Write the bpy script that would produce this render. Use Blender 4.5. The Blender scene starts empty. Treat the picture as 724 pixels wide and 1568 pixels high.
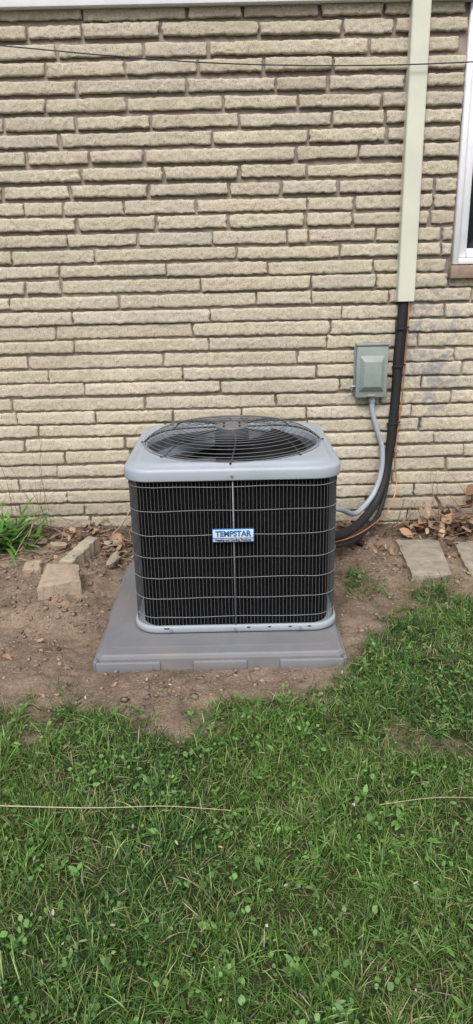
import bpy, math, random, bmesh
import numpy as np
from mathutils import Vector, Matrix
random.seed(7); rng=np.random.default_rng(11)
sc=bpy.context.scene
COL=sc.collection
# ------------------------------------------------------------ helpers
def link(o,parent=None):
    COL.objects.link(o)
    if parent: o.parent=parent
    return o
def empty(name,loc=(0,0,0)):
    e=bpy.data.objects.new(name,None); e.location=loc; e.empty_display_size=.1
    return link(e)
def mesh(name,V,F,mat,parent=None,smooth=False,colors=None):
    me=bpy.data.meshes.new(name)
    V=np.asarray(V,dtype=np.float32)
    if isinstance(F,np.ndarray):
        n,k=F.shape
        me.vertices.add(len(V)); me.vertices.foreach_set('co',V.ravel())
        me.loops.add(n*k); me.loops.foreach_set('vertex_index',F.astype(np.int32).ravel())
        me.polygons.add(n)
        me.polygons.foreach_set('loop_start',np.arange(0,n*k,k,dtype=np.int32))
        me.polygons.foreach_set('loop_total',np.full(n,k,dtype=np.int32))
        me.update(calc_edges=True)
    else:
        me.from_pydata(V.tolist(),[],F); me.update()
    if smooth: me.polygons.foreach_set('use_smooth',np.ones(len(me.polygons),dtype=bool))
    if colors is not None:
        a=me.color_attributes.new('Col','FLOAT_COLOR','POINT')
        c=np.ones((len(V),4),dtype=np.float32); c[:,:3]=colors
        a.data.foreach_set('color',c.ravel())
    if mat: me.materials.append(mat)
    return link(bpy.data.objects.new(name,me),parent)
class Acc:
    def __init__(s): s.V=[];s.F=[];s.C=[];s.n=0
    def add(s,V,F,C=None):
        V=np.asarray(V,float).reshape(-1,3); s.V.append(V)
        F=np.asarray(F,int)
        if F.shape[1]==3: F=np.c_[F,F[:,2]]
        s.F.append(F+s.n)
        if C is not None: s.C.append(np.broadcast_to(C,V.shape))
        s.n+=len(V)
    def box(s,x0,x1,y0,y1,z0,z1,C=None):
        V=[(x,y,z) for z in(z0,z1) for y in(y0,y1) for x in(x0,x1)]
        F=[(0,2,3,1),(4,5,7,6),(0,1,5,4),(2,6,7,3),(0,4,6,2),(1,3,7,5)]
        s.add(V,F,C)
    def out(s,name,mat,parent=None,smooth=False):
        return mesh(name,np.vstack(s.V),np.vstack(s.F),mat,parent,smooth,np.vstack(s.C) if s.C else None)
def boxobj(name,x0,x1,y0,y1,z0,z1,mat,parent=None,bevel=0,seg=2):
    a=Acc(); a.box(x0,x1,y0,y1,z0,z1); o=a.out(name,mat,parent)
    if bevel:
        m=o.modifiers.new('b','BEVEL'); m.width=bevel; m.segments=seg; m.limit_method='ANGLE'
    return o
def smoothpath(P,n=8):
    P=[Vector(p) for p in P]; out=[]
    Q=[P[0]*2-P[1]]+P+[P[-1]*2-P[-2]]
    for i in range(1,len(Q)-2):
        for k in range(n):
            t=k/n;a,b,c,d=Q[i-1],Q[i],Q[i+1],Q[i+2]
            out.append(.5*((2*b)+(c-a)*t+(2*a-5*b+4*c-d)*t*t+(3*b-a-3*c+d)*t**3))
    out.append(P[-1]); return out
def tube(acc,P,r,sides=8,closed=False,C=None,ridge=None):
    P=[Vector(p) for p in P]; n=len(P); T=[]
    for i in range(n):
        a=P[(i-1)%n] if (closed or i>0) else P[i]; b=P[(i+1)%n] if (closed or i<n-1) else P[i]
        T.append((b-a).normalized())
    ref=Vector((0,0,1)) if abs(T[0].z)<.8 else Vector((0,1,0))
    N=(ref-T[0]*ref.dot(T[0])).normalized(); V=[]
    for i in range(n):
        N=(N-T[i]*N.dot(T[i])).normalized(); B=T[i].cross(N)
        rr=r if not callable(r) else r(i/(n-1))
        if ridge and i%2: rr*=ridge
        for k in range(sides):
            a=2*math.pi*k/sides; V.append(P[i]+(N*math.cos(a)+B*math.sin(a))*rr)
    F=[]
    for i in range(n if closed else n-1):
        j=(i+1)%n
        for k in range(sides):
            l=(k+1)%sides; F.append((i*sides+k,i*sides+l,j*sides+l,j*sides+k))
    acc.add([tuple(v) for v in V],F,C)
_lat=rng.random((16,256,256))
def vn(x,y,s,seed=0):
    L=_lat[seed%16]; x=np.asarray(x,float)*s+37.7*seed+512; y=np.asarray(y,float)*s+11.3*seed+512
    xi=np.floor(x).astype(int);yi=np.floor(y).astype(int);fx=x-xi;fy=y-yi
    fx=fx*fx*(3-2*fx);fy=fy*fy*(3-2*fy);a=xi&255;b=yi&255;a1=(a+1)&255;b1=(b+1)&255
    return ((L[a,b]*(1-fx)+L[a1,b]*fx)*(1-fy)+(L[a,b1]*(1-fx)+L[a1,b1]*fx)*fy)*2-1
def sstep(x,a,b):
    t=np.clip((x-a)/(b-a),0,1); return t*t*(3-2*t)
# ------------------------------------------------------------ materials
def nodes(name):
    m=bpy.data.materials.new(name); m.use_nodes=True; nt=m.node_tree
    return m,nt,nt.nodes['Principled BSDF']
def N(nt,t,**k):
    n=nt.nodes.new(t)
    for a,b in k.items():
        if a in n.inputs: n.inputs[a].default_value=b
        else: setattr(n,a,b)
    return n
def ramp(nt,src,stops):
    r=nt.nodes.new('ShaderNodeValToRGB'); e=r.color_ramp.elements
    while len(e)<len(stops): e.new(.5)
    for i,(p,c) in enumerate(stops):
        e[i].position=p; e[i].color=(*c,1) if len(c)==3 else c
    nt.links.new(src,r.inputs[0]); return r.outputs[0]
def mix(nt,f,a,b,mode='MIX'):
    n=nt.nodes.new('ShaderNodeMix'); n.data_type='RGBA'; n.blend_type=mode
    for v,i in((f,0),(a,6),(b,7)):
        if hasattr(v,'links'): nt.links.new(v,n.inputs[i])
        elif i==0: n.inputs[0].default_value=v
        else: n.inputs[i].default_value=(*v,1)
    return n.outputs[2]
def noise(nt,scale,detail=4,rough=.6,vec=None):
    n=N(nt,'ShaderNodeTexNoise',Scale=scale,Detail=detail,Roughness=rough)
    if vec is None:
        tc=nt.nodes.new('ShaderNodeTexCoord'); vec=tc.outputs['Object']
    nt.links.new(vec,n.inputs['Vector']); return n.outputs['Fac']
def bump(nt,b,h,strength=.3,dist=.002):
    n=N(nt,'ShaderNodeBump',Strength=strength,Distance=dist)
    nt.links.new(h,n.inputs['Height']); nt.links.new(n.outputs[0],b.inputs['Normal']); return n
def simple(name,col,rough=.5,metal=0,var=.12,scale=12,bs=0,bd=.001,bscale=200,dirt=None,spec=.5):
    m,nt,b=nodes(name)
    f=noise(nt,scale)
    c=ramp(nt,f,[(.3,tuple(x*(1-var) for x in col)),(.7,tuple(min(1,x*(1+var)) for x in col))])
    if dirt:
        g=ramp(nt,noise(nt,scale*.6,8,.7),[(.45,(0,0,0)),(.8,(1,1,1))])
        gg=N(nt,'ShaderNodeMath',operation='MULTIPLY'); nt.links.new(g,gg.inputs[0]); gg.inputs[1].default_value=dirt[1]
        c=mix(nt,gg.outputs[0],c,dirt[0])
    nt.links.new(c,b.inputs['Base Color']); b.inputs['Roughness'].default_value=rough; b.inputs['Metallic'].default_value=metal
    b.inputs['Specular IOR Level'].default_value=spec
    if bs: bump(nt,b,noise(nt,bscale,3),bs,bd)
    return m
M_white=simple('white_aluminium',(.76,.77,.81),.45,var=.05)
M_cream=simple('cream_painted_aluminium',(.60,.60,.51),.42,var=.05,scale=4,dirt=((.42,.40,.33),.3))
M_coverg=simple('grey_painted_steel',(.33,.375,.435),.42,var=.05,scale=6,bs=.05,dirt=((.24,.24,.24),.25))
M_flange=simple('grey_painted_steel_side',(.31,.35,.39),.45,var=.05,scale=6)
M_coil=simple('black_coil_fins',(.004,.004,.005),.7,var=.5,scale=60,spec=.1)
M_shroud=simple('inner_shroud',(.15,.155,.165),.6,var=.3,scale=14,spec=.3)
M_wire=simple('guard_wire_coating',(.10,.105,.11),.45,var=.1)
M_wire2=simple('guard_wire_light',(.20,.21,.23),.4)
M_grille=simple('fan_grille_wire',(.13,.135,.15),.35,var=.1)
M_spoke=simple('fan_grille_spoke',(.022,.023,.027),.4,var=.1)
M_blade=simple('fan_blade_dark',(.004,.004,.005),.5,spec=.2)
M_box=simple('grey_green_box_paint',(.235,.275,.265),.5,var=.08,scale=20,dirt=((.30,.30,.28),.35))
M_conduit=simple('grey_conduit_plastic',(.33,.37,.43),.5,var=.08)
M_rubber=simple('black_foam_insulation',(.012,.012,.013),.7,bs=.3,bd=.003,bscale=60)
M_copper=simple('copper',(.60,.26,.13),.4,metal=.6)
M_pad=simple('grey_plastic_pad',(.172,.178,.198),.62,var=.12,scale=5,bs=.25,bd=.001,bscale=300,dirt=((.24,.195,.155),.65))
M_slab=simple('weathered_concrete_slab',(.31,.275,.225),.9,var=.25,scale=18,bs=.7,bd=.004,bscale=90,dirt=((.17,.13,.10),.8))
M_stone=simple('tan_stone',(.36,.285,.215),.9,var=.25,scale=25,bs=.8,bd=.005,bscale=70,dirt=((.22,.165,.125),.6))
M_rock=simple('pale_broken_stone',(.37,.33,.265),.9,var=.25,scale=22,bs=.8,bd=.005,bscale=70,dirt=((.22,.17,.13),.6))
M_sill=simple('brown_stone_sill',(.27,.20,.155),.85,var=.2,scale=25,bs=.5,bd=.002,bscale=100)
M_screw=simple('zinc_screw',(.5,.5,.5),.35,metal=.8)
M_glass=simple('dark_window_glass',(.02,.025,.03),.05)
M_cable=simple('black_cable',(.02,.02,.02),.5)
M_siding=simple('white_siding',(.66,.67,.68),.5,var=.04)
M_roof=simple('asphalt_shingle',(.06,.055,.05),.9,bs=.5)
M_badgew=simple('badge_face',(.55,.62,.68),.4,var=.02)
M_badgeb=simple('badge_blue',(.015,.13,.36),.4,var=.02)
M_badgek=simple('badge_black',(.01,.012,.02),.4,var=.02)
def vcol(name,rough=.6,transl=0,bs=0,bscale=80,spec=.3,bd=.003):
    m,nt,b=nodes(name)
    a=N(nt,'ShaderNodeVertexColor',layer_name='Col')
    f=ramp(nt,noise(nt,90,3),[(.3,(.8,.8,.8)),(.7,(1.15,1.15,1.15))])
    c=mix(nt,1.0,a.outputs[0],f,'MULTIPLY')
    nt.links.new(c,b.inputs['Base Color']); b.inputs['Roughness'].default_value=rough
    b.inputs['Specular IOR Level'].default_value=spec
    if bs: bump(nt,b,noise(nt,bscale,4),bs,bd)
    if transl:
        t=nt.nodes.new('ShaderNodeBsdfTranslucent'); nt.links.new(c,t.inputs[0])
        ms=nt.nodes.new('ShaderNodeMixShader'); ms.inputs[0].default_value=transl
        nt.links.new(b.outputs[0],ms.inputs[1]); nt.links.new(t.outputs[0],ms.inputs[2])
        nt.links.new(ms.outputs[0],nt.nodes['Material Output'].inputs[0])
    return m
M_grass=vcol('grass_blades',.45,.25,spec=.28)
M_leaf=vcol('dry_plant_matter',.75,.1)
M_clod=vcol('soil_clods',.95,0,bs=.6)
def grime_mask(nt):
    """cement smears near the window corner and below it (real repair on the wall)"""
    tc=nt.nodes.new('ShaderNodeTexCoord'); sp=nt.nodes.new('ShaderNodeSeparateXYZ'); nt.links.new(tc.outputs['Object'],sp.inputs[0])
    def band(sock,c,w):
        s=N(nt,'ShaderNodeMath',operation='SUBTRACT'); nt.links.new(sock,s.inputs[0]); s.inputs[1].default_value=c
        a=N(nt,'ShaderNodeMath',operation='ABSOLUTE'); nt.links.new(s.outputs[0],a.inputs[0])
        r=N(nt,'ShaderNodeMapRange'); nt.links.new(a.outputs[0],r.inputs[0])
        r.inputs[1].default_value=w*.4;r.inputs[2].default_value=w;r.inputs[3].default_value=1;r.inputs[4].default_value=0
        return r.outputs[0]
    m=N(nt,'ShaderNodeMath',operation='MULTIPLY'); nt.links.new(band(sp.outputs[0],1.02,.20),m.inputs[0]); nt.links.new(band(sp.outputs[2],.95,.50),m.inputs[1])
    n=ramp(nt,noise(nt,19,8,.7),[(.46,(0,0,0)),(.57,(.85,.85,.85))])
    k=N(nt,'ShaderNodeMath',operation='MULTIPLY'); nt.links.new(m.outputs[0],k.inputs[0]); nt.links.new(n,k.inputs[1])
    return k.outputs[0],sp
# brick material
m,nt,b=nodes('split_face_cream_brick'); M_brick=m
a=N(nt,'ShaderNodeVertexColor',layer_name='Col')
g1=ramp(nt,noise(nt,35,6,.7),[(.3,(.84,.835,.82)),(.55,(1,1,1)),(.75,(1.1,1.1,1.1))])
c=mix(nt,1.0,a.outputs[0],g1,'MULTIPLY')
g2=ramp(nt,noise(nt,2.2,4,.6),[(.3,(.90,.895,.89)),(.7,(1.05,1.05,1.05))])
c=mix(nt,1.0,c,g2,'MULTIPLY')
pit=ramp(nt,noise(nt,230,2,.5),[(.31,(.36,.33,.30)),(.41,(1,1,1)),(.6,(1,1,1)),(.7,(1.14,1.14,1.14))])
c=mix(nt,1.0,c,pit,'MULTIPLY')
gm,_=grime_mask(nt)
c=mix(nt,gm,c,(.30,.295,.295))
nt.links.new(c,b.inputs['Base Color']); b.inputs['Roughness'].default_value=.93; b.inputs['Specular IOR Level'].default_value=.15
b1=bump(nt,b,noise(nt,190,5,.75),1.0,.007)
# mortar
m,nt,b=nodes('mortar'); M_mortar=m
gm,sp=grime_mask(nt)
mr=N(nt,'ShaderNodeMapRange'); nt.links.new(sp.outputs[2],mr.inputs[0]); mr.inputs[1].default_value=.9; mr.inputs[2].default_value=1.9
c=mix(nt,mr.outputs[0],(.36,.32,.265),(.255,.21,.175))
c2=ramp(nt,noise(nt,25,6),[(.3,(.75,.75,.75)),(.7,(1.2,1.2,1.2))]); c=mix(nt,1.0,c,c2,'MULTIPLY')
c=mix(nt,gm,c,(.26,.26,.27))
nt.links.new(c,b.inputs['Base Color']); b.inputs['Roughness'].default_value=.95
bump(nt,b,noise(nt,90,5),.9,.006)
# ground
m,nt,b=nodes('ground_soil'); M_ground=m
a=N(nt,'ShaderNodeVertexColor',layer_name='Col')
s1=ramp(nt,noise(nt,9,8,.7),[(.3,(.70,.69,.68)),(.7,(1.25,1.24,1.22))])
s2=ramp(nt,noise(nt,110,4,.7),[(.3,(.6,.6,.6)),(.65,(1.2,1.2,1.2))])
c=mix(nt,1.0,a.outputs[0],s1,'MULTIPLY'); c=mix(nt,1.0,c,s2,'MULTIPLY')
nt.links.new(c,b.inputs['Base Color']); b.inputs['Roughness'].default_value=.97; b.inputs['Specular IOR Level'].default_value=.1
bump(nt,b,noise(nt,130,6,.7),1.0,.008)

# ------------------------------------------------------------ ground
WY=3.77
def bnd(x): return np.interp(x,[-6,-1.2,-.6,0,.35,.45,.62,1.0,1.6,6],[2.03,2.02,2.06,2.08,2.12,2.40,2.58,2.80,2.9,3.0])
def grassmask(x,y):
    n=.13*vn(x,y,4,1)+.09*vn(x,y,13,2)+.05*vn(x,y,30,11)
    g=sstep(bnd(x)-y+n,-.07,.14)
    g=np.maximum(g,.8*np.exp(-((x-.86)**2/.010+(y-2.88)**2/.02)))
    g=np.maximum(g,.5*np.exp(-((x-.58)**2/.006+(y-2.98)**2/.012)))
    g=g*np.where((y>1.5)&(y<2.15),1-.8*sstep(vn(x,y,7,5),.2,.65)*sstep(y,1.6,1.95),1)
    return g
def gh(x,y):
    x=np.asarray(x,float);y=np.asarray(y,float)
    soil=sstep(y-bnd(x),-.15,.1)*(y<4.2)
    h=.008*vn(x,y,2,3)+soil*(.014*vn(x,y,5,4)+.010*vn(x,y,14,6)+.006*vn(x,y,42,7))+(1-soil)*.006*vn(x,y,10,8)
    h=h+.03*soil*sstep(y,3.35,3.75)+.025*soil*sstep(-x,.55,.8)*sstep(y,2.5,3.0)
    inpad=(1-sstep(np.abs(x+.07),.44,.52))*(1-sstep(np.abs(y-2.76),.44,.53))
    h=h*(1-inpad)-.012*inpad
    return h
def axis(a,b,st,lo,hi):
    mid=np.arange(a,b,st); L=[];v=a;s=st
    while v>lo: s*=1.35; v-=s; L.append(v)
    R=[];v=mid[-1];s=st
    while v<hi: s*=1.35; v+=s; R.append(v)
    return np.r_[L[::-1],mid,R]
X=axis(-1.9,1.9,.009,-80,80);Y=axis(.5,3.85,.009,-80,80)
GX,GY=np.meshgrid(X,Y); H=gh(GX,GY)
V=np.c_[GX.ravel(),GY.ravel(),H.ravel()]
nx,ny=len(X),len(Y); I=np.arange(nx*ny).reshape(ny,nx)
F=np.c_[I[:-1,:-1].ravel(),I[:-1,1:].ravel(),I[1:,1:].ravel(),I[1:,:-1].ravel()]
g=grassmask(V[:,0],V[:,1])[:,None]
soilc=np.array([.262,.200,.155])*(1+.24*vn(V[:,0],V[:,1],3,9)[:,None])*(1+.14*vn(V[:,0],V[:,1],11,10)[:,None])
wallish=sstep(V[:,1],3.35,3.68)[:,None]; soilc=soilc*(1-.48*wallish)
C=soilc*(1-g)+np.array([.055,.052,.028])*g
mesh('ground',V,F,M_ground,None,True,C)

# ------------------------------------------------------------ brick house
house=empty('brick_house',(0,0,0))
rows={2:[42,126,246,396,524,603],3:[88,220,318,565],4:[70,192,303,403,510],5:[117,285,422,502],6:[70,194,342,455,583],
7:[117,231,366,508],8:[92,326,472],9:[42,138,220,453,548],10:[125,250,366,470],11:[108,228,350,430,517],12:[37,97,190,300,470],
13:[118,240,349],14:[211,325,440,472],15:[145,362,520],16:[92,255,410,570],17:[40,94,308,475],18:[183,393,477],19:[112,322,523],20:[87,295,505],
21:[115,320,500],22:[44,250,455],23:[75,280,484],24:[130,337,520],25:[19,222,422,580],27:[60,255,470],29:[100,200,420],31:[30,240,500],33:[130,300,560]}
A=Acc()
WX0,WX1=1.105,2.105
rnd=random.Random(5)
for n in range(1,36):
    zc=.7315+(25-n)*.0736; S=(4.0126-.3206*zc)/1087; T=.0199*(zc-.11)
    gap=.013 if n<14 else .008
    js=[(u-362)*S+T for u in rows.get(n,[])]
    if not js: js=[-.9+rnd.random()*.4]
    lo,hi=(.22,.5) if n<18 else (.33,.66)
    while js[0]>-4: js.insert(0,js[0]-rnd.uniform(lo,hi))
    while js[-1]<4: js.append(js[-1]+rnd.uniform(lo,hi))
    k=0
    while k<len(js)-1:
        if js[k+1]-js[k]>.8: js.insert(k+1,(js[k]+js[k+1])/2+rnd.uniform(-.1,.1))
        k+=1
    wob=rnd.uniform(-.002,.002)
    for j0,j1 in zip(js[:-1],js[1:]):
        x0=max(j0+gap*.5+rnd.uniform(-.002,.004),-4); x1=min(j1-gap*.5-rnd.uniform(-.002,.004),4)
        if zc>1.33:
            if x0<WX0+.01 and x1>WX0-.0: 
                x1=WX0-.008
            elif x0<WX1 and x1>WX1: x0=WX1+.008
            elif x0>WX0 and x1<WX1: continue
        if x1-x0<.03: continue
        hgt=(.0540 if n<12 else .058 if n<17 else .062)+rnd.uniform(-.004,.003)
        dz=rnd.uniform(-.0025,.0025)+wob
        z0=zc-hgt/2+dz; z1=zc+hgt/2+dz; tilt=rnd.uniform(-.004,.004)
        step=.006 if abs((x0+x1)/2)<1.5 else .02
        nxx=max(4,int((x1-x0)/step)); 
        u=np.r_[0,0,np.linspace(0,1,nxx+1)[1:-1],1,1]; 
        vv=np.array([0,0,.08,.18,.3,.42,.54,.66,.78,.90,1,1])
        back_u=np.ones(len(u)); back_u[[0,-1]]=0; back_v=np.ones(len(vv)); back_v[[0,-1]]=0
        U,Vv=np.meshgrid(u,vv); B=np.outer(back_v,back_u)
        w=x1-x0
        ex=.005*vn(Vv*hgt+zc*3,x0*7,60,10); 
        px=x0+U*w+ex*np.where(U<.5,1,-1)*(np.minimum(U,1-U)*w<.01)
        sd=rnd.uniform(0,50)
        ez=.0036*vn(px+sd,0*px,60,11)+.0026*vn(px+sd,0*px,17,12)
        pz=z0+Vv*hgt+tilt*(U-.5)+ez*np.where(Vv<.5,1,-.8)*(1-np.minimum(1,np.minimum(Vv,1-Vv)*3))
        prot=.017+rnd.uniform(-.003,.008)
        du=np.minimum(U,1-U)*w; dv=np.minimum(Vv,1-Vv)*hgt
        rnd_e=(1-np.exp(-du/.003))*.25+.75
        rnd_v=(1-np.exp(-dv/.003))*.25+.75
        d=prot*rnd_e*rnd_v+.0016*vn(px+sd,pz,22,13)+.0026*vn(px+sd,pz,95,14)+.0020*vn(px,pz+sd,170,15)
        d+=.003*(.5-Vv)
        py=WY-np.maximum(d,.004)*B+(1-B)*.004
        VV=np.c_[px.ravel(),py.ravel(),pz.ravel()]
        a_,b_=len(vv),len(u); I=np.arange(a_*b_).reshape(a_,b_)
        FF=np.c_[I[:-1,:-1].ravel(),I[:-1,1:].ravel(),I[1:,1:].ravel(),I[1:,:-1].ravel()]
        t=rnd.uniform(-1,1); base=np.array([.615,.553,.445])*(1+.06*t)
        base=base*np.array([1+rnd.uniform(-.015,.02),1,1+rnd.uniform(-.04,.03)])
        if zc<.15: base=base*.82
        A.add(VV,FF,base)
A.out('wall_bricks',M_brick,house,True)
A=Acc()
A.box(-4,WX0,WY-.001,WY+.09,-.25,2.54);A.box(WX0,WX1,WY-.001,WY+.09,-.25,1.335);A.box(WX1,4,WY-.001,WY+.09,-.25,2.54)
A.out('wall_mortar',M_mortar,house)
boxobj('house_body',-4,4,WY+.12,9.5,-.25,4.2,M_siding,house)
boxobj('trim_band',-4.02,4.02,WY-.055,WY+.115,2.513,2.66,M_white,house,.003)
A=Acc()
for i in range(14):
    z=2.662+i*.11; A.add([(-4,WY-.03,z),(4,WY-.03,z),(4,WY-.008,z+.108),(-4,WY-.008,z+.108),(-4,WY+.11,z),(4,WY+.11,z),(4,WY+.11,z+.108),(-4,WY+.11,z+.108)],
      [(0,1,2,3),(0,4,5,1),(3,2,6,7),(0,3,7,4),(1,5,6,2)])
A.out('upper_siding',M_siding,house)
mesh('roof',[(-4.3,3.55,4.22),(4.3,3.55,4.22),(4.3,6.6,5.6),(-4.3,6.6,5.6),(-4.3,9.9,4.22),(4.3,9.9,4.22),(-4.3,3.55,4.3),(4.3,3.55,4.3),(4.3,6.6,5.7),(-4.3,6.6,5.7),(-4.3,9.9,4.3),(4.3,9.9,4.3)],
 [(0,1,2,3),(3,2,5,4),(6,9,8,7),(9,10,11,8),(0,6,7,1),(4,5,11,10),(0,3,9,6),(3,4,10,9),(1,7,8,2),(2,8,11,5)],M_roof,house)
# window
zb=1.392
A=Acc()
A.box(WX0,WX0+.028,WY-.022,WY+.08,zb,2.51);A.box(WX1-.028,WX1,WY-.022,WY+.08,zb,2.51)
A.box(WX0+.028,WX1-.028,WY-.022,WY+.08,zb,zb+.03);A.box(WX0+.028,WX1-.028,WY-.022,WY+.08,2.48,2.51)
o=A.out('window_frame',M_white,house); mm=o.modifiers.new('b','BEVEL');mm.width=.003
A=Acc(); x0,x1=WX0+.030,WX1-.030
A.box(x0,x0+.045,WY+.01,WY+.07,zb+.032,2.478);A.box(x1-.045,x1,WY+.01,WY+.07,zb+.032,2.478)
A.box(x0+.045,x1-.045,WY+.01,WY+.07,zb+.032,zb+.075);A.box(x0+.045,x1-.045,WY+.01,WY+.07,2.435,2.478)
A.box(x0+.045,x1-.045,WY+.015,WY+.06,1.93,1.965)
o=A.out('window_sash',M_white,house); mm=o.modifiers.new('b','BEVEL');mm.width=.004
boxobj('window_glass',x0+.04,x1-.04,WY+.04,WY+.046,zb+.07,2.44,M_glass,house)
boxobj('window_sill',WX0-.012,WX1+.012,WY-.045,WY+.1,1.325,1.388,M_sill,house,.005)

# ------------------------------------------------------------ downspout (line cover)
ds=empty('downspout',(.873,WY,0))
def local(o,p):
    o.parent=p; o.matrix_parent_inverse=Matrix.Translation(-Vector(p.location)); return o
hw,dp,r=.043,.062,.010
pts=[(-hw,0)]
for cx,cy,a0 in((-hw+r,-dp+r,180),(hw-r,-dp+r,270)):
    for k in range(5):
        a=math.radians(a0+k*22.5); pts.append((cx+r*math.cos(a),cy+r*math.sin(a)))
pts.append((hw,0))
inner=[(x*.95,y*.95 if y<0 else 0) for x,y in pts]
ring=pts+inner[::-1]; V=[];n=len(ring)
for z in(1.222,2.75):
    for x,y in ring: V.append((.873+x,WY-.004+y,z))
F=[(i,(i+1)%n,n+(i+1)%n,n+i) for i in range(n)]
k=len(pts)
for i in range(k-1): F.append((i,i+1,n-2-i,n-1-i)); F.append((n+i,n+n-1-i,n+n-2-i,n+i+1))
local(mesh('channel',V,F,M_cream),ds)

# ------------------------------------------------------------ disconnect box
eb=empty('electrical_disconnect_box',(.713,WY,.877))
bx,bz,hw,hh=.713,.877,.080,.132
local(boxobj('back_plate',bx-hw-.006,bx+hw+.006,WY-.035,WY-.008,bz-hh+.01,bz+hh-.006,M_box,None,.003),eb)
A=Acc()
def frust(acc,x0,x1,z0,z1,y0,ins,insb,y1):
    acc.add([(x0,y0,z0),(x1,y0,z0),(x1,y0,z1),(x0,y0,z1),(x0+ins,y1,z0+insb),(x1-ins,y1,z0+insb),(x1-ins,y1,z1-insb),(x0+ins,y1,z1-insb)],
     [(0,1,5,4),(1,2,6,5),(2,3,7,6),(3,0,4,7),(4,5,6,7)])
A.box(bx-hw,bx+hw,WY-.080,WY-.036,bz-hh,bz+hh)
frust(A,bx-hw+.016,bx+hw-.016,bz-hh+.03,bz+hh-.05,WY-.0805,.020,.028,WY-.106)
A.box(bx-hw-.004,bx+hw+.004,WY-.086,WY-.03,bz+hh,bz+hh+.012)
A.box(bx-.02,bx+.02,WY-.088,WY-.08,bz-hh+.005,bz-hh+.017)
o=local(A.out('cover',M_box),eb); mm=o.modifiers.new('b','BEVEL');mm.width=.003;mm.segments=2;mm.limit_method='ANGLE'
A=Acc(); tube(A,[(bx+.012,WY-.05,bz-hh+.002),(bx+.012,WY-.05,bz-hh-.028)],.018,12); local(A.out('conduit_fitting',M_conduit,None,True),eb)
A=Acc(); tube(A,[(bx-hw-.02,WY-.05,bz-hh+.055),(bx-hw+.002,WY-.05,bz-hh+.055)],.006,8);tube(A,[(bx-hw-.018,WY-.05,bz-hh+.03),(bx-hw-.018,WY-.05,bz-hh+.06)],.004,8)
local(A.out('hasp',M_screw),eb)
A=Acc()
P=smoothpath([(.725,WY-.05,.725),(.730,WY-.05,.66),(.760,WY-.052,.56),(.790,WY-.055,.46),(.785,WY-.075,.34),(.745,3.66,.235),(.67,3.58,.175),(.60,3.46,.185),(.50,3.26,.28),(.375,3.10,.34)],22)
tube(A,P,.0145,10,ridge=.90); A.out('electrical_conduit',M_conduit,None,True)
A=Acc()
tube(A,smoothpath([(.868,WY-.03,1.26),(.862,WY-.035,1.15),(.850,WY-.04,.95),(.848,WY-.04,.77),(.838,WY-.045,.58),(.826,WY-.05,.42),(.80,WY-.08,.28),(.735,3.62,.17),(.62,3.44,.13),(.50,3.25,.15),(.375,3.12,.19)],14),.023,12)
tube(A,smoothpath([(.885,WY-.03,1.26),(.880,WY-.03,1.15),(.874,WY-.03,.95),(.865,WY-.03,.77),(.857,WY-.04,.58),(.842,WY-.04,.42),(.82,WY-.06,.26),(.76,3.60,.13),(.64,3.42,.085),(.52,3.25,.10),(.375,3.15,.13)],14),.013,10)
for z,x in((1.09,.866),(.9,.859),(.43,.836),(.6,.846)):
    tube(A,[(x+.034*math.cos(t),WY-.04+.030*math.sin(t),z+.006*math.cos(t)) for t in np.linspace(0,2*math.pi,16,endpoint=False)],.0035,5,True)
A.out('insulated_refrigerant_pipe',M_rubber,None,True)
A=Acc()
tube(A,smoothpath([(.893,WY-.035,1.24),(.892,WY-.05,1.1),(.888,WY-.045,.9),(.880,WY-.05,.7),(.862,WY-.06,.5),(.860,WY-.07,.36),(.868,WY-.09,.27),(.82,3.60,.17),(.70,3.46,.12),(.55,3.28,.12),(.375,3.12,.15)],12),.0035,6)
A.out('copper_pipe',M_copper,None,True)
A=Acc()
tube(A,smoothpath([(-4,WY-.09,2.62),(-1.6,WY-.09,2.41),(-.99,WY-.09,2.355),(-.55,WY-.09,2.312),(-.05,WY-.09,2.272),(.5,WY-.09,2.252),(1.08,WY-.09,2.255),(2,WY-.09,2.29),(4,WY-.09,2.45)],10),.0028,6)
A.out('hanging_cable',M_cable,None,True)

# ------------------------------------------------------------ equipment pad
pc=(-.072,2.765); ph=.46
pad=empty('equipment_pad',(pc[0],pc[1],0))
x0,x1,y0,y1=pc[0]-ph,pc[0]+ph,pc[1]-ph,pc[1]+ph
frL=[(0,-.02),(0,.034),(.004,.044),(.011,.050),(.05,.053),(.06,.055)]
def rsq(h,r,n=160,cx=0,cy=0):
    out=[]
    for i in range(n):
        a=2*math.pi*i/n+math.pi/n; c,s=math.cos(a),math.sin(a); m=max(abs(c),abs(s)); x,y=c/m*h,s/m*h
        if abs(x)>h-r and abs(y)>h-r:
            ccx,ccy=math.copysign(h-r,x),math.copysign(h-r,y); bq=c*ccx+s*ccy; q=ccx*ccx+ccy*ccy-r*r
            t=bq+math.sqrt(max(0,bq*bq-q)); x,y=c*t,s*t
        out.append((cx+x,cy+y))
    return out
def loft(loops,cap=True):
    n=len(loops[0]); V=[p for L in loops for p in L]; F=[]
    for j in range(len(loops)-1):
        for i in range(n):
            k=(i+1)%n; F.append((j*n+i,j*n+k,(j+1)*n+k,(j+1)*n+i))
    if cap:
        F.append(tuple((len(loops)-1)*n+i for i in range(n)))
    return V,F
V,F=loft([[(x,y,z) for x,y in rsq(ph-i,.018,160,*pc)] for i,z in frL])
local(mesh('slab',V,F,M_pad),pad)
A=Acc()
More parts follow.
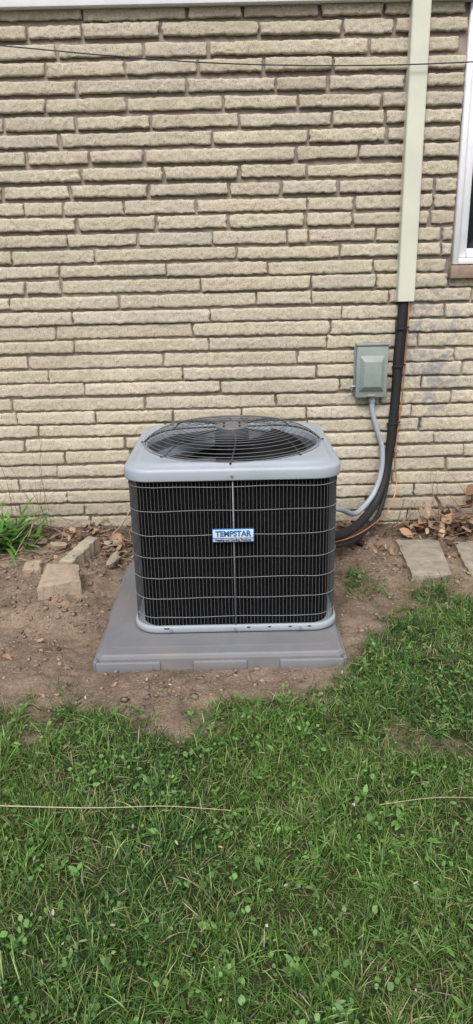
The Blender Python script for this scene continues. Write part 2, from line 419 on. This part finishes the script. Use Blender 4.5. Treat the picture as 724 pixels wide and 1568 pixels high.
for a,b in((-.458,-.22),(-.10,.10),(.22,.458)):
    A.box(pc[0]+a,pc[0]+b,y0-.010,y0+.004,-.02,.026)
    A.box(x0-.010,x0+.004,pc[1]+a,pc[1]+b,-.02,.026); A.box(x1-.004,x1+.010,pc[1]+a,pc[1]+b,-.02,.026)
o=local(A.out('edge_lip',M_pad),pad); mm=o.modifiers.new('b','BEVEL');mm.width=.005;mm.segments=2

# ------------------------------------------------------------ air conditioner
cx,cy=-.012,2.850
ac=empty('air_conditioner',(cx,cy,.055))
def L(o): return local(o,ac)
R=.095
def loop(h,r,z): return [(x,y,z) for x,y in rsq(h,r,200,cx,cy)]
def circ(rad,z,n=200): return [(cx+rad*math.cos(2*math.pi*i/n+math.pi/n),cy+rad*math.sin(2*math.pi*i/n+math.pi/n),z) for i in range(n)]
def blend(a,b,t): return [tuple(p*(1-t)+q*t for p,q in zip(u,v)) for u,v in zip(a,b)]
V,F=loft([loop(.385,R,.060),loop(.394,R,.060),loop(.397,R,.064),loop(.397,R,.084),loop(.394,R,.088),loop(.385,R,.088),loop(.36,R,.07)])
o=L(mesh('base_pan',V,F,M_flange,None,True))
A=Acc()
for x in(-.3,.3):
    for y in(-.3,.3): A.box(cx+x-.03,cx+x+.03,cy+y-.03,cy+y+.03,.0545,.062)
L(A.out('feet',M_rubber))
V,F=loft([loop(.364,.085,.075),loop(.364,.085,.69)],False); L(mesh('coil',V,F,M_coil,None,True))
def perim(h,r,step,cx=cx,cy=cy):
    s=h-r; out=[]
    Ls=2*s; La=math.pi*r/2; tot=4*(Ls+La); n=int(round(tot/step))
    for i in range(n):
        d=(i+.5)*tot/n; q=int(d//(Ls+La)); d-=q*(Ls+La)
        if d<Ls: x,y,nx_,ny_=-s+d,-h,0,-1
        else:
            a=-math.pi/2+(d-Ls)/r; x,y=s+r*math.cos(a),-s+r*math.sin(a); nx_,ny_=math.cos(a),math.sin(a)
        for _ in range(q): x,y=-y,x; nx_,ny_=-ny_,nx_
        out.append((cx+x,cy+y,nx_,ny_))
    return out
A=Acc(); w=.00105
for x,y,nx_,ny_ in perim(.388,R,.0138):
    tx,ty=-ny_,nx_
    V=[]
    for z in(.086,.676):
        for a,b in((-1,0),(0,1),(1,0),(0,-1)): V.append((x+tx*w*a+nx_*w*b,y+ty*w*a+ny_*w*b,z))
    A.add(V,[(i,(i+1)%4,4+(i+1)%4,4+i) for i in range(4)])
L(A.out('guard_wires_vertical',M_wire))
A=Acc(); pl=perim(.3905,R,.02)
for z in(.645,.555,.460,.370,.288,.205,.125):
    tube(A,[(x,y,z+.0018*math.sin(i*.35+z*20)) for i,(x,y,_,_) in enumerate(pl)],.0013,6,True)
L(A.out('guard_wires_horizontal',M_wire2,None,True))
A=Acc(); A.box(cx-.0020,cx+.0020,cy-.3935,cy-.386,.088,.676); L(A.out('centre_strap',M_wire2))
# top cover
Z=.672
sq=loop(.352,R+.03,Z+.056)
lp=[loop(.390,R,Z-.002),loop(.4005,R+.006,Z-.002),loop(.4015,R+.007,Z+.002),loop(.4015,R+.007,Z+.030),loop(.3995,R+.006,Z+.038),loop(.394,R+.004,Z+.043),loop(.386,R+.004,Z+.0445),
    loop(.374,R+.010,Z+.045),loop(.368,R+.014,Z+.050),loop(.361,R+.020,Z+.054),loop(.356,R+.03,Z+.0555)]
lp+=[sq,blend(sq,[(p[0],p[1],Z+.052) for p in circ(.353,0)],.6),circ(.353,Z+.0515),circ(.351,Z+.054),circ(.347,Z+.054),circ(.345,Z+.048),circ(.343,Z-.06)]
V,F=loft(lp,False); o=L(mesh('top_cover',V,F,M_coverg,None,True))
# fan grille
A=Acc()
def gz(r): return Z+.055+.060*(1-min(1,(r/.362))**6)
for r in list(np.linspace(.08,.332,13))+[.346,.355,.362]:
    tube(A,[(cx+r*math.cos(t),cy+r*math.sin(t),gz(r)) for t in np.linspace(0,2*math.pi,96,endpoint=False)],.0014,5,True)
L(A.out('fan_grille',M_grille,None,True))
A=Acc()
for k in range(8):
    a=math.radians(45*k-2); P=[]
    for r in list(np.linspace(.05,.32,10))+[.335,.345,.353,.359,.362,.374]:
        aa=a+.10*math.sin(r*8); P.append((cx+r*math.cos(aa),cy+r*math.sin(aa),gz(r)-.0035+(.003 if r>.365 else 0)))
    tube(A,P,.0036,6)
L(A.out('grille_spokes',M_spoke,None,True))
V,F=loft([circ(.068,gz(.08)-.002),circ(.068,gz(.08)+.002),circ(.062,gz(.08)+.003),circ(.03,gz(0)+.002)]); L(mesh('grille_hub',V,F,M_grille,None,True))
A=Acc()
for k in range(4):
    a=math.radians(45+90*k); tube(A,[(cx+.045*math.cos(a),cy+.045*math.sin(a),gz(.05)+.002),(cx+.045*math.cos(a),cy+.045*math.sin(a),gz(.05)+.007)],.005,6)
L(A.out('hub_bolts',M_spoke))
V,F=loft([circ(.06,gz(0)-.01),circ(.07,gz(0)-.03),circ(.07,.58),circ(.05,.57)]); L(mesh('fan_motor',V,F,M_blade,None,True))
A=Acc()
for k in range(4):
    b0=2*math.pi*k/4+.35; V=[];nr,na=8,8
    for i in range(nr):
        r=.06+.265*i/(nr-1)
        for j in range(na):
            t=j/(na-1); th=b0+(t-.5)*(.55+.35*i/nr)+.25*(i/nr)
            V.append((cx+r*math.cos(th),cy+r*math.sin(th),.685+.05*(t-.5)*1.2+.01*math.sin(t*3.1)))
    A.add(V,[(i*na+j,i*na+j+1,(i+1)*na+j+1,(i+1)*na+j) for i in range(nr-1) for j in range(na-1)])
L(A.out('fan_blades',M_blade,None,True))
V,F=loft([circ(.342,.70),circ(.345,.62),circ(.345,.60),circ(.01,.60)]); L(mesh('interior_shroud',V,F,M_shroud,None,True))
A=Acc()
for x,z in((cx-.002,.688),(cx-.002,.076),(cx-.25,.075),(cx+.25,.075)):
    tube(A,[(x,cy-.396,z),(x,cy-.4065,z)],.005,8); A.add([(x+.005*math.cos(t),cy-.4065,z+.005*math.sin(t)) for t in np.linspace(0,2*math.pi,8,endpoint=False)],[(0,1,2,3),(0,3,4,5),(0,5,6,7)])
L(A.out('screws',M_screw))
A=Acc()
for x in(-.27,-.262,.05,.13,.21,.285): A.box(cx+x-.006,cx+x+.006,cy-.3985,cy-.396,.078,.082)
L(A.out('drain_slots',M_coil))
bxc,bzc=cx-.002,.460; byf=cy-.398
L(boxobj('badge_border',bxc-.0775,bxc+.0775,byf-.004,byf+.003,bzc-.026,bzc+.026,M_badgeb,None,.001))
L(boxobj('badge_face',bxc-.0745,bxc+.0745,byf-.0055,byf-.003,bzc-.0232,bzc+.0232,M_badgew,None,.0008))
L(boxobj('badge_rule',bxc-.0745,bxc+.0745,byf-.0062,byf-.005,bzc-.0105,bzc-.0080,M_badgeb))
def text(s,size,x,z,mat,off,name,sx=1):
    c=bpy.data.curves.new(name,'FONT'); c.body=s; c.size=size; c.align_x='CENTER'; c.align_y='CENTER'; c.extrude=.0004; c.offset=off
    c.materials.append(mat); o=bpy.data.objects.new(name,c); o.rotation_euler=(math.pi/2,0,0); o.location=(x,byf-.0065,z); o.scale=(sx,1,1); link(o); return L(o)
text('TEMPSTAR',.030,bxc,bzc+.0075,M_badgeb,.0010,'badge_lettering',.92)
text('Heating and Cooling Products',.0118,bxc,bzc-.0165,M_badgek,.0003,'badge_small_lettering',.93)
A=Acc(); tube(A,smoothpath([(.42,3.36,.03),(.50,3.42,.045),(.60,3.46,.04),(.66,3.45,.02)],6),.016,8); A.out('drain_hose',M_rubber,None,True)

# ------------------------------------------------------------ pavers and stones
def slab(name,corners,z0,z1,mat,rough=.004,seed=0):
    r=random.Random(seed); n=10
    c=[Vector(p) for p in corners]
    V=[]
    for j in range(n+1):
        for i in range(n+1):
            u,v=i/n,j/n; p=(c[0]*(1-u)+c[1]*u)*(1-v)+(c[3]*(1-u)+c[2]*u)*v
            e=min(u,1-u,v,1-v)
            p=p+Vector((r.uniform(-1,1),r.uniform(-1,1),0))*(rough if e==0 else rough*.3)
            V.append((p.x,p.y,p.z+z1-(.003+r.uniform(0,rough*.6) if e==0 else 0)+r.uniform(-1,1)*rough*.15))
    F=[(j*(n+1)+i,j*(n+1)+i+1,(j+1)*(n+1)+i+1,(j+1)*(n+1)+i) for j in range(n) for i in range(n)]
    ring=[i for i in range(n+1)]+[j*(n+1)+n for j in range(1,n+1)]+[n*(n+1)+i for i in range(n-1,-1,-1)]+[j*(n+1) for j in range(n-1,0,-1)]
    m0=len(V)
    for k in ring: V.append((V[k][0]+r.uniform(-1,1)*rough*.5,V[k][1]+r.uniform(-1,1)*rough*.5,V[k][2]-(z1-z0)))
    for k in range(len(ring)):
        l=(k+1)%len(ring); F.append((ring[k],m0+k,m0+l,ring[l]))
    return mesh(name,V,F,mat)
slab('paving_slab',[(.815,3.03,0),(.998,3.045,0),(1.06,3.50,0),(.84,3.50,0)],-.03,.024,M_slab,.004,1)
slab('paving_slab',[(1.08,3.02,0),(1.27,2.99,0),(1.33,3.44,0),(1.13,3.45,0)],-.03,.026,M_slab,.004,2)
slab('broken_paving_stone',[(-.880,2.85,.0),(-.705,2.905,.004),(-.740,3.05,.022),(-.890,3.07,.022)],.0,.088,M_stone,.004,3)
slab('rock',[(-.865,3.20,.0),(-.800,3.17,.0),(-.715,3.43,.03),(-.775,3.46,.03)],-.01,.070,M_rock,.005,4)
slab('rock',[(-1.03,3.14,.01),(-.95,3.16,.0),(-.97,3.25,.02),(-1.04,3.22,.02)],-.01,.040,M_stone,.005,7)
bm=bmesh.new(); bmesh.ops.create_icosphere(bm,subdivisions=2,radius=1); bm.verts.ensure_lookup_table()
RCV=np.array([v.co[:] for v in bm.verts]); RCF=np.array([[v.index for v in f.verts] for f in bm.faces]); bm.free()
def rock(loc,size,rot,mat,seed):
    r=np.random.default_rng(seed); v=RCV.copy()
    for _ in range(12):
        d=r.normal(size=3); d/=np.linalg.norm(d); c=r.uniform(.35,.75); s=v@d; v=v-np.maximum(s-c,0)[:,None]*d
    v=v+.05*r.normal(size=v.shape)
    v=v*np.array(size)*1.3; c,s=math.cos(rot),math.sin(rot); v=np.c_[v[:,0]*c-v[:,1]*s,v[:,0]*s+v[:,1]*c,v[:,2]]+np.array(loc)
    mesh('rock',v,[tuple(f) for f in RCF],mat)
rock((-.615,3.30,.03),(.022,.10,.02),-.15,M_rock,8)
rock((-.93,3.42,.045),(.055,.035,.028),.4,M_stone,5)
rock((-.66,3.50,.03),(.05,.025,.02),.3,M_slab,9)
rock((-1.12,3.02,.02),(.030,.022,.018),.3,M_stone,10)

# ------------------------------------------------------------ strips: grass, leaves
def strips(P,az,Ln,W,lean,curl,col,segs=3,prof='blade',acc=None,twist=None,minz=None):
    n=len(P); t=np.linspace(0,1,segs+1)
    th=lean[:,None]+curl[:,None]*t[None,:]
    dl=Ln[:,None]/segs
    dr=np.sin((th[:,:-1]+th[:,1:])/2)*dl; dz=np.cos((th[:,:-1]+th[:,1:])/2)*dl
    r=np.c_[np.zeros(n),np.cumsum(dr,1)]; z=np.c_[np.zeros(n),np.cumsum(dz,1)]
    cxs=P[:,0:1]+r*np.cos(az)[:,None]; cys=P[:,1:2]+r*np.sin(az)[:,None]; czs=P[:,2:3]+z
    if minz is not None: czs=np.maximum(czs,P[:,2:3]+minz)
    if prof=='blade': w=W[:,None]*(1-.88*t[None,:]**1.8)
    else: w=W[:,None]*np.maximum(.08,np.sin(np.pi*np.clip(t*.93+.05,0,1)))[None,:]
    tw=(twist if twist is not None else rng.uniform(-.7,.7,n))[:,None]
    sx=-np.sin(az)[:,None]*np.cos(tw);sy=np.cos(az)[:,None]*np.cos(tw);sz=np.sin(tw)
    Lf=np.stack([cxs-sx*w/2,cys-sy*w/2,czs-sz*w/2],-1);Rt=np.stack([cxs+sx*w/2,cys+sy*w/2,czs+sz*w/2],-1)
    V=np.stack([Lf,Rt],2).reshape(n,-1,3)
    k=(segs+1)*2; fb=np.array([[2*i,2*i+1,2*i+3,2*i+2] for i in range(segs)])
    F=(np.arange(n)[:,None,None]*k+fb[None]).reshape(-1,4)
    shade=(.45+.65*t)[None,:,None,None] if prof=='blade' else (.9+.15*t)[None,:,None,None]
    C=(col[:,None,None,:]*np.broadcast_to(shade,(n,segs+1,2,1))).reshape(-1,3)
    (acc).add(V.reshape(-1,3),F,C)
def pts_in(x0,x1,y0,y1,dens):
    n=int((x1-x0)*(y1-y0)*dens); x=rng.uniform(x0,x1,n); y=rng.uniform(y0,y1,n); return x,y
A=Acc()
def offpad(x,y,m=.012): return ~((np.abs(x-pc[0])<ph+m)&(np.abs(y-pc[1])<ph+m))
def gcol(n,x,y,g):
    c0=np.array([.125,.245,.042]);c1=np.array([.245,.370,.105]);c2=np.array([.055,.140,.035])
    mixv=np.clip(.5+.7*vn(x,y,3.5,4)+rng.normal(0,.3,n),0,1)[:,None]
    col=c2*(1-mixv)+c0*mixv; col=np.where((rng.random(n)>.78)[:,None],c1,col)
    dead=rng.random(n)<.055+.14*(g<.8)+.16*(vn(x,y,6,9)>.40)
    col=np.where(dead[:,None],np.array([.40,.35,.19])*rng.uniform(.6,1.1,(n,1)),col)
    return col*rng.uniform(.60,1.4,(n,1))
def grow(x0,x1,y0,y1,dens,wmul=1,hole=None):
    x,y=pts_in(x0,x1,y0,y1,dens)
    g=grassmask(x,y); clump=.5+.5*vn(x,y,22,3)
    keep=(rng.random(len(x))<g*(.30+.90*clump))
    if hole is not None: keep&=~((x>hole[0])&(x<hole[1])&(y>hole[2])&(y<hole[3]))
    keep&=offpad(x,y)&~((x>.81)&(x<1.35)&(y>3.03)&(y<3.5))
    x,y=x[keep],y[keep]; n=len(x)
    P=np.c_[x,y,gh(x,y)-.003]; p2=vn(x,y,11,5)
    Ln=rng.uniform(.022,.060,n)*(1+.30*p2)*(.7+.3*g[keep])
    W=rng.uniform(.0016,.0034,n)*wmul
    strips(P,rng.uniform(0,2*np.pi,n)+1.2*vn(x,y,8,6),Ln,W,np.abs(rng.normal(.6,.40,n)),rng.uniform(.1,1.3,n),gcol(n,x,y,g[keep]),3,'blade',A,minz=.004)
core=(-1.5,1.6,.55,3.2)
grow(*core,31000)
grow(-4,4,-2.5,3.2,5000,1.9,core)
# tufts of longer, wider blades
x,y=pts_in(-1.5,1.6,.5,3.0,750); g=grassmask(x,y); k=(rng.random(len(x))<g*(.45+.5*vn(x,y,5,12)))&offpad(x,y,.02); x,y=x[k],y[k]
m=rng.integers(8,20,len(x)); xx=np.repeat(x,m);yy=np.repeat(y,m);n=len(xx)
bx_=xx+rng.normal(0,.008,n);by_=yy+rng.normal(0,.008,n); tc=np.repeat(rng.uniform(.7,1.35,len(x)),m)[:,None]; td=np.repeat(rng.uniform(0,6.28,len(x)),m)
kk=offpad(bx_,by_)&(by_<3.0)
Pn=np.c_[bx_,by_,gh(bx_,by_)-.003]
colr=gcol(n,xx,yy,np.ones(n))*tc; az=td+rng.normal(0,1.3,n)
Ln=rng.uniform(.040,.085,n);W=rng.uniform(.0022,.0042,n);le=np.abs(rng.normal(.55,.3,n));cu=rng.uniform(.4,1.5,n)
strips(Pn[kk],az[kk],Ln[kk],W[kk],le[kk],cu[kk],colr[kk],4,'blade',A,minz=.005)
A.out('lawn_grass',M_grass)
A=Acc()
x,y=pts_in(-2,2,.4,2.95,1000); g=grassmask(x,y); wd=vn(x,y,3,7)
k=(rng.random(len(x))<g*(.32+.5*np.clip(wd+.2,0,1)))&offpad(x,y,.03); x,y=x[k],y[k]
for xx,yy in zip(x,y):
    typ=rng.random(); m=int(rng.integers(2,6)); z=float(gh(xx,yy))
    s=rng.uniform(.55,1.0)
    if typ<.70:
        px=xx+rng.normal(0,.015,m);py=yy+rng.normal(0,.015,m);pz=z+rng.uniform(.010,.038,m)
        Ln=rng.uniform(.009,.020,m)*s; W=Ln*rng.uniform(.6,.95,m); lean=rng.uniform(.8,1.5,m);curl=rng.uniform(.0,.6,m)
        c=np.array([.145,.285,.080])
    else:
        px=xx+rng.normal(0,.004,m);py=yy+rng.normal(0,.004,m);pz=z+rng.uniform(.006,.016,m)
        Ln=rng.uniform(.020,.040,m)*s; W=Ln*rng.uniform(.3,.45,m); lean=rng.uniform(.6,1.2,m);curl=rng.uniform(.3,.9,m)
        c=np.array([.150,.290,.075])
    az=rng.uniform(0,6.28,m); col=c*rng.uniform(.5,1.35,(m,1))
    strips(np.c_[px,py,pz],az,Ln,W,lean,curl,col,4,'leaf',A,twist=rng.uniform(-.6,.6,m))
A.out('broadleaf_weeds',M_grass)
A=Acc()
x,y=pts_in(-1.6,1.6,.5,3.7,520)
k=offpad(x,y,.01); x,y=x[k],y[k]; n=len(x)
gm_=grassmask(x,y); z=gh(x,y)+np.where(gm_>.5,rng.uniform(.015,.04,n),.004)
col=np.array([.42,.35,.23])*rng.uniform(.5,1.3,(n,1))
strips(np.c_[x,y,z],rng.uniform(0,6.28,n),rng.uniform(.01,.05,n),rng.uniform(.001,.0028,n),np.full(n,1.45)+rng.normal(0,.1,n),rng.uniform(-.2,.2,n),col,3,'blade',A)
n=80;x=rng.uniform(-1.2,1.2,n);y=rng.uniform(.8,2.3,n)
strips(np.c_[x,y,gh(x,y)+rng.uniform(.02,.045,n)],rng.uniform(0,6.28,n),rng.uniform(.006,.016,n),rng.uniform(.004,.009,n),rng.uniform(.6,1.5,n),rng.uniform(-.5,.5,n),np.array([.55,.52,.44])*rng.uniform(.5,1.0,(n,1)),4,'leaf',A)
A.out('dry_grass_litter',M_leaf)
A=Acc()
tube(A,smoothpath([(-.95,1.515,.060),(-.75,1.527,.066),(-.6,1.525,.060),(-.45,1.513,.062),(-.35,1.518,.055),(-.2,1.527,.048),(-.03,1.520,.036)],8),lambda t:.0024-.0015*t,5,C=(.50,.42,.30))
tube(A,smoothpath([(.36,1.525,.040),(.5,1.535,.050),(.62,1.54,.044),(.85,1.55,.035)],8),.0012,5,C=(.42,.35,.25))
A.out('dry_stalk',M_leaf)
# soil clods and pebbles
A=Acc()
bm=bmesh.new(); bmesh.ops.create_icosphere(bm,subdivisions=1,radius=1); bm.verts.ensure_lookup_table()
ICV=np.array([v.co[:] for v in bm.verts]); ICF=np.array([[v.index for v in f.verts] for f in bm.faces]); bm.free()
x,y=pts_in(-2,2,2.0,3.74,3600); sm=1-grassmask(x,y)
k=(rng.random(len(x))<sm*(.25+.75*np.clip(vn(x,y,5,8),0,1)))&offpad(x,y,.01); x,y=x[k],y[k]
zz=gh(x,y)
for xx,yy,z in zip(x,y,zz):
    s=.0018+.010*rng.random()**6+.002*rng.random()
    Vc=ICV*rng.uniform(.55,1.35,(len(ICV),1))*s*np.array([rng.uniform(.8,1.5),rng.uniform(.8,1.4),rng.uniform(.5,.8)])
    c=np.array([.262,.200,.155])*rng.uniform(.65,1.25)
    if rng.random()<.02: c=np.array([.40,.38,.35])
    A.add(Vc+np.array([xx,yy,z+s*.2]),ICF,c)
A.out('soil_clods',M_clod)
# leaf litter
A=Acc()
def litter(x0,x1,y0,y1,n,zmax,cset,s0=.02,s1=.05):
    x=rng.uniform(x0,x1,n);y=rng.uniform(y0,y1,n); ci=rng.integers(0,len(cset),n)
    k=offpad(x,y,.01); x,y,ci=x[k],y[k],ci[k]; n=len(x)
    col=np.array(cset)[ci]*rng.uniform(.6,1.25,(n,1)); Ln=rng.uniform(s0,s1,n)
    strips(np.c_[x,y,gh(x,y)+.004+zmax*rng.random(n)**2],rng.uniform(0,6.28,n),Ln,Ln*rng.uniform(.35,.75,n),rng.uniform(.9,1.6,n),rng.uniform(-.9,.9,n),col,5,'leaf',A,twist=rng.uniform(-.8,.8,n))
br=[(.27,.155,.095),(.36,.22,.14),(.15,.10,.07),(.42,.31,.22)]
litter(1.0,1.7,3.50,3.73,170,.19,br,.045,.095); litter(.90,1.5,3.46,3.70,80,.05,br,.04,.09); litter(.5,1.3,3.3,3.72,130,.01,br); litter(-1.7,-.5,3.40,3.74,230,.02,br)
litter(-.95,-.45,3.40,3.70,40,.03,br,.04,.07)
litter(-1.6,-.55,2.4,3.5,80,.004,br,.012,.04); litter(.42,1.2,2.7,3.4,36,.004,br,.012,.035); litter(-.5,.5,2.1,2.3,16,.004,br,.012,.03); litter(-1,1.1,.9,2.1,9,.03,[(.42,.22,.13)],.012,.024)
A.out('leaf_litter',M_leaf)
A=Acc()
def twig(p,az,L_,lean,r,c=(.22,.165,.125)):
    P=[Vector(p)]; th=lean
    for i in range(6):
        az+=rng.normal(0,.22); th+=rng.normal(0,.15); s=L_/6
        q=P[-1]+Vector((math.cos(az)*math.sin(th),math.sin(az)*math.sin(th),math.cos(th)))*s
        g_=float(gh(q.x,q.y))+.003
        if q.z<g_: q.z=g_
        if q.y>WY-.025: q.y=WY-.025
        P.append(q)
    tube(A,P,lambda t:r*(1-.6*t),5,C=np.array(c)*rng.uniform(.6,1.4))
for i in range(100):
    xx=rng.uniform(-1.6,-.55);yy=rng.uniform(3.2,3.72); twig((xx,yy,float(gh(xx,yy))+.01),rng.uniform(0,6.28),rng.uniform(.08,.36),rng.uniform(1.2,1.6),rng.uniform(.0015,.0055),(.29,.225,.165))
for i in range(34):
    xx=rng.uniform(-1.5,-.6);yy=rng.uniform(2.4,3.4); twig((xx,yy,float(gh(xx,yy))+.006),rng.uniform(0,6.28),rng.uniform(.03,.14),1.55,rng.uniform(.001,.0025))
for i in range(26):
    xx=rng.uniform(-.4,.6);yy=rng.uniform(2.1,2.28); twig((xx,yy,float(gh(xx,yy))+.005),rng.uniform(0,6.28),rng.uniform(.03,.08),1.55,rng.uniform(.0008,.0016))
for i in range(40):
    xx=rng.uniform(.75,1.5);yy=rng.uniform(3.5,3.72); twig((xx,yy,float(gh(xx,yy))+.01),rng.uniform(0,6.28),rng.uniform(.08,.3),rng.uniform(.9,1.6),rng.uniform(.001,.003))
A.out('fallen_twigs',M_leaf)
A=Acc()
for i in range(12):
    twig((-1.13+rng.uniform(-.18,.15),3.64,.02),rng.uniform(0,6.28),rng.uniform(.25,.65),rng.uniform(.0,.3),rng.uniform(.001,.0022),(.24,.165,.13))
A.out('dead_plant_stems',M_leaf)
A=Acc()
for i in range(28):
    twig((1.15+rng.uniform(-.12,.25),3.62,.04),rng.uniform(2,4.5),rng.uniform(.18,.45),rng.uniform(.2,1.1),rng.uniform(.0012,.003),(.42,.28,.22))
A.out('dry_shrub',M_leaf)
A=Acc(); n=95
x=rng.normal(-1.22,.07,n);y=rng.normal(3.48,.05,n)
strips(np.c_[x,y,gh(x,y)],rng.uniform(0,6.28,n),rng.uniform(.14,.32,n),rng.uniform(.018,.032,n),rng.uniform(.2,.9,n),rng.uniform(.6,1.7,n),np.array([.13,.32,.06])*rng.uniform(.5,1.25,(n,1)),7,'blade',A,twist=rng.uniform(-.3,.3,n),minz=.01)
o=A.out('daylily_plant',M_grass)
A=Acc()
n=34;x=rng.normal(.53,.028,n);y=rng.normal(3.02,.06,n)
strips(np.c_[x,y,gh(x,y)+rng.uniform(.0,.02,n)],rng.uniform(0,6.28,n),rng.uniform(.018,.040,n),rng.uniform(.010,.017,n),rng.uniform(.5,1.3,n),rng.uniform(0,.7,n),np.array([.11,.27,.06])*rng.uniform(.6,1.25,(n,1)),4,'leaf',A)
A.out('weed_plant',M_grass)

# ------------------------------------------------------------ light
w=bpy.data.worlds.new('World'); sc.world=w; w.use_nodes=True; nt=w.node_tree
sky=nt.nodes.new('ShaderNodeTexSky'); sky.sky_type='NISHITA'; sky.sun_disc=False
EL,AZ=math.radians(50),math.radians(-20)
sky.sun_elevation=EL; sky.sun_rotation=math.radians(180)+AZ; sky.dust_density=4; sky.air_density=1.0
hs=N(nt,'ShaderNodeHueSaturation',Saturation=.34); nt.links.new(sky.outputs[0],hs.inputs['Color'])
bg=nt.nodes['Background']; nt.links.new(hs.outputs[0],bg.inputs[0]); bg.inputs[1].default_value=.15
sd=bpy.data.lights.new('sun','SUN'); sd.energy=2.75; sd.angle=math.radians(20); sd.color=(1,.965,.92)
so=link(bpy.data.objects.new('sun',sd)); so.rotation_euler=(math.pi/2-EL,0,AZ)
# ------------------------------------------------------------ camera
cd=bpy.data.cameras.new('camera'); cd.sensor_fit='VERTICAL'; cd.sensor_height=36; cd.sensor_width=36; cd.lens=24.96; cd.clip_start=.05; cd.clip_end=500
co=link(bpy.data.objects.new('camera',cd))
p,ro=math.radians(18.7),math.radians(1.2)
Fw=Vector((0,math.cos(p),-math.sin(p))); up0=Vector((0,math.sin(p),math.cos(p))); x0=Vector((1,0,0))
Rr=x0*math.cos(ro)-up0*math.sin(ro); U=up0*math.cos(ro)+x0*math.sin(ro)
co.matrix_world=Matrix(((Rr.x,U.x,-Fw.x,0),(Rr.y,U.y,-Fw.y,0),(Rr.z,U.z,-Fw.z,1.38),(0,0,0,1)))
sc.camera=co
sc.view_settings.view_transform='Standard'; sc.view_settings.look='None'; sc.view_settings.exposure=0
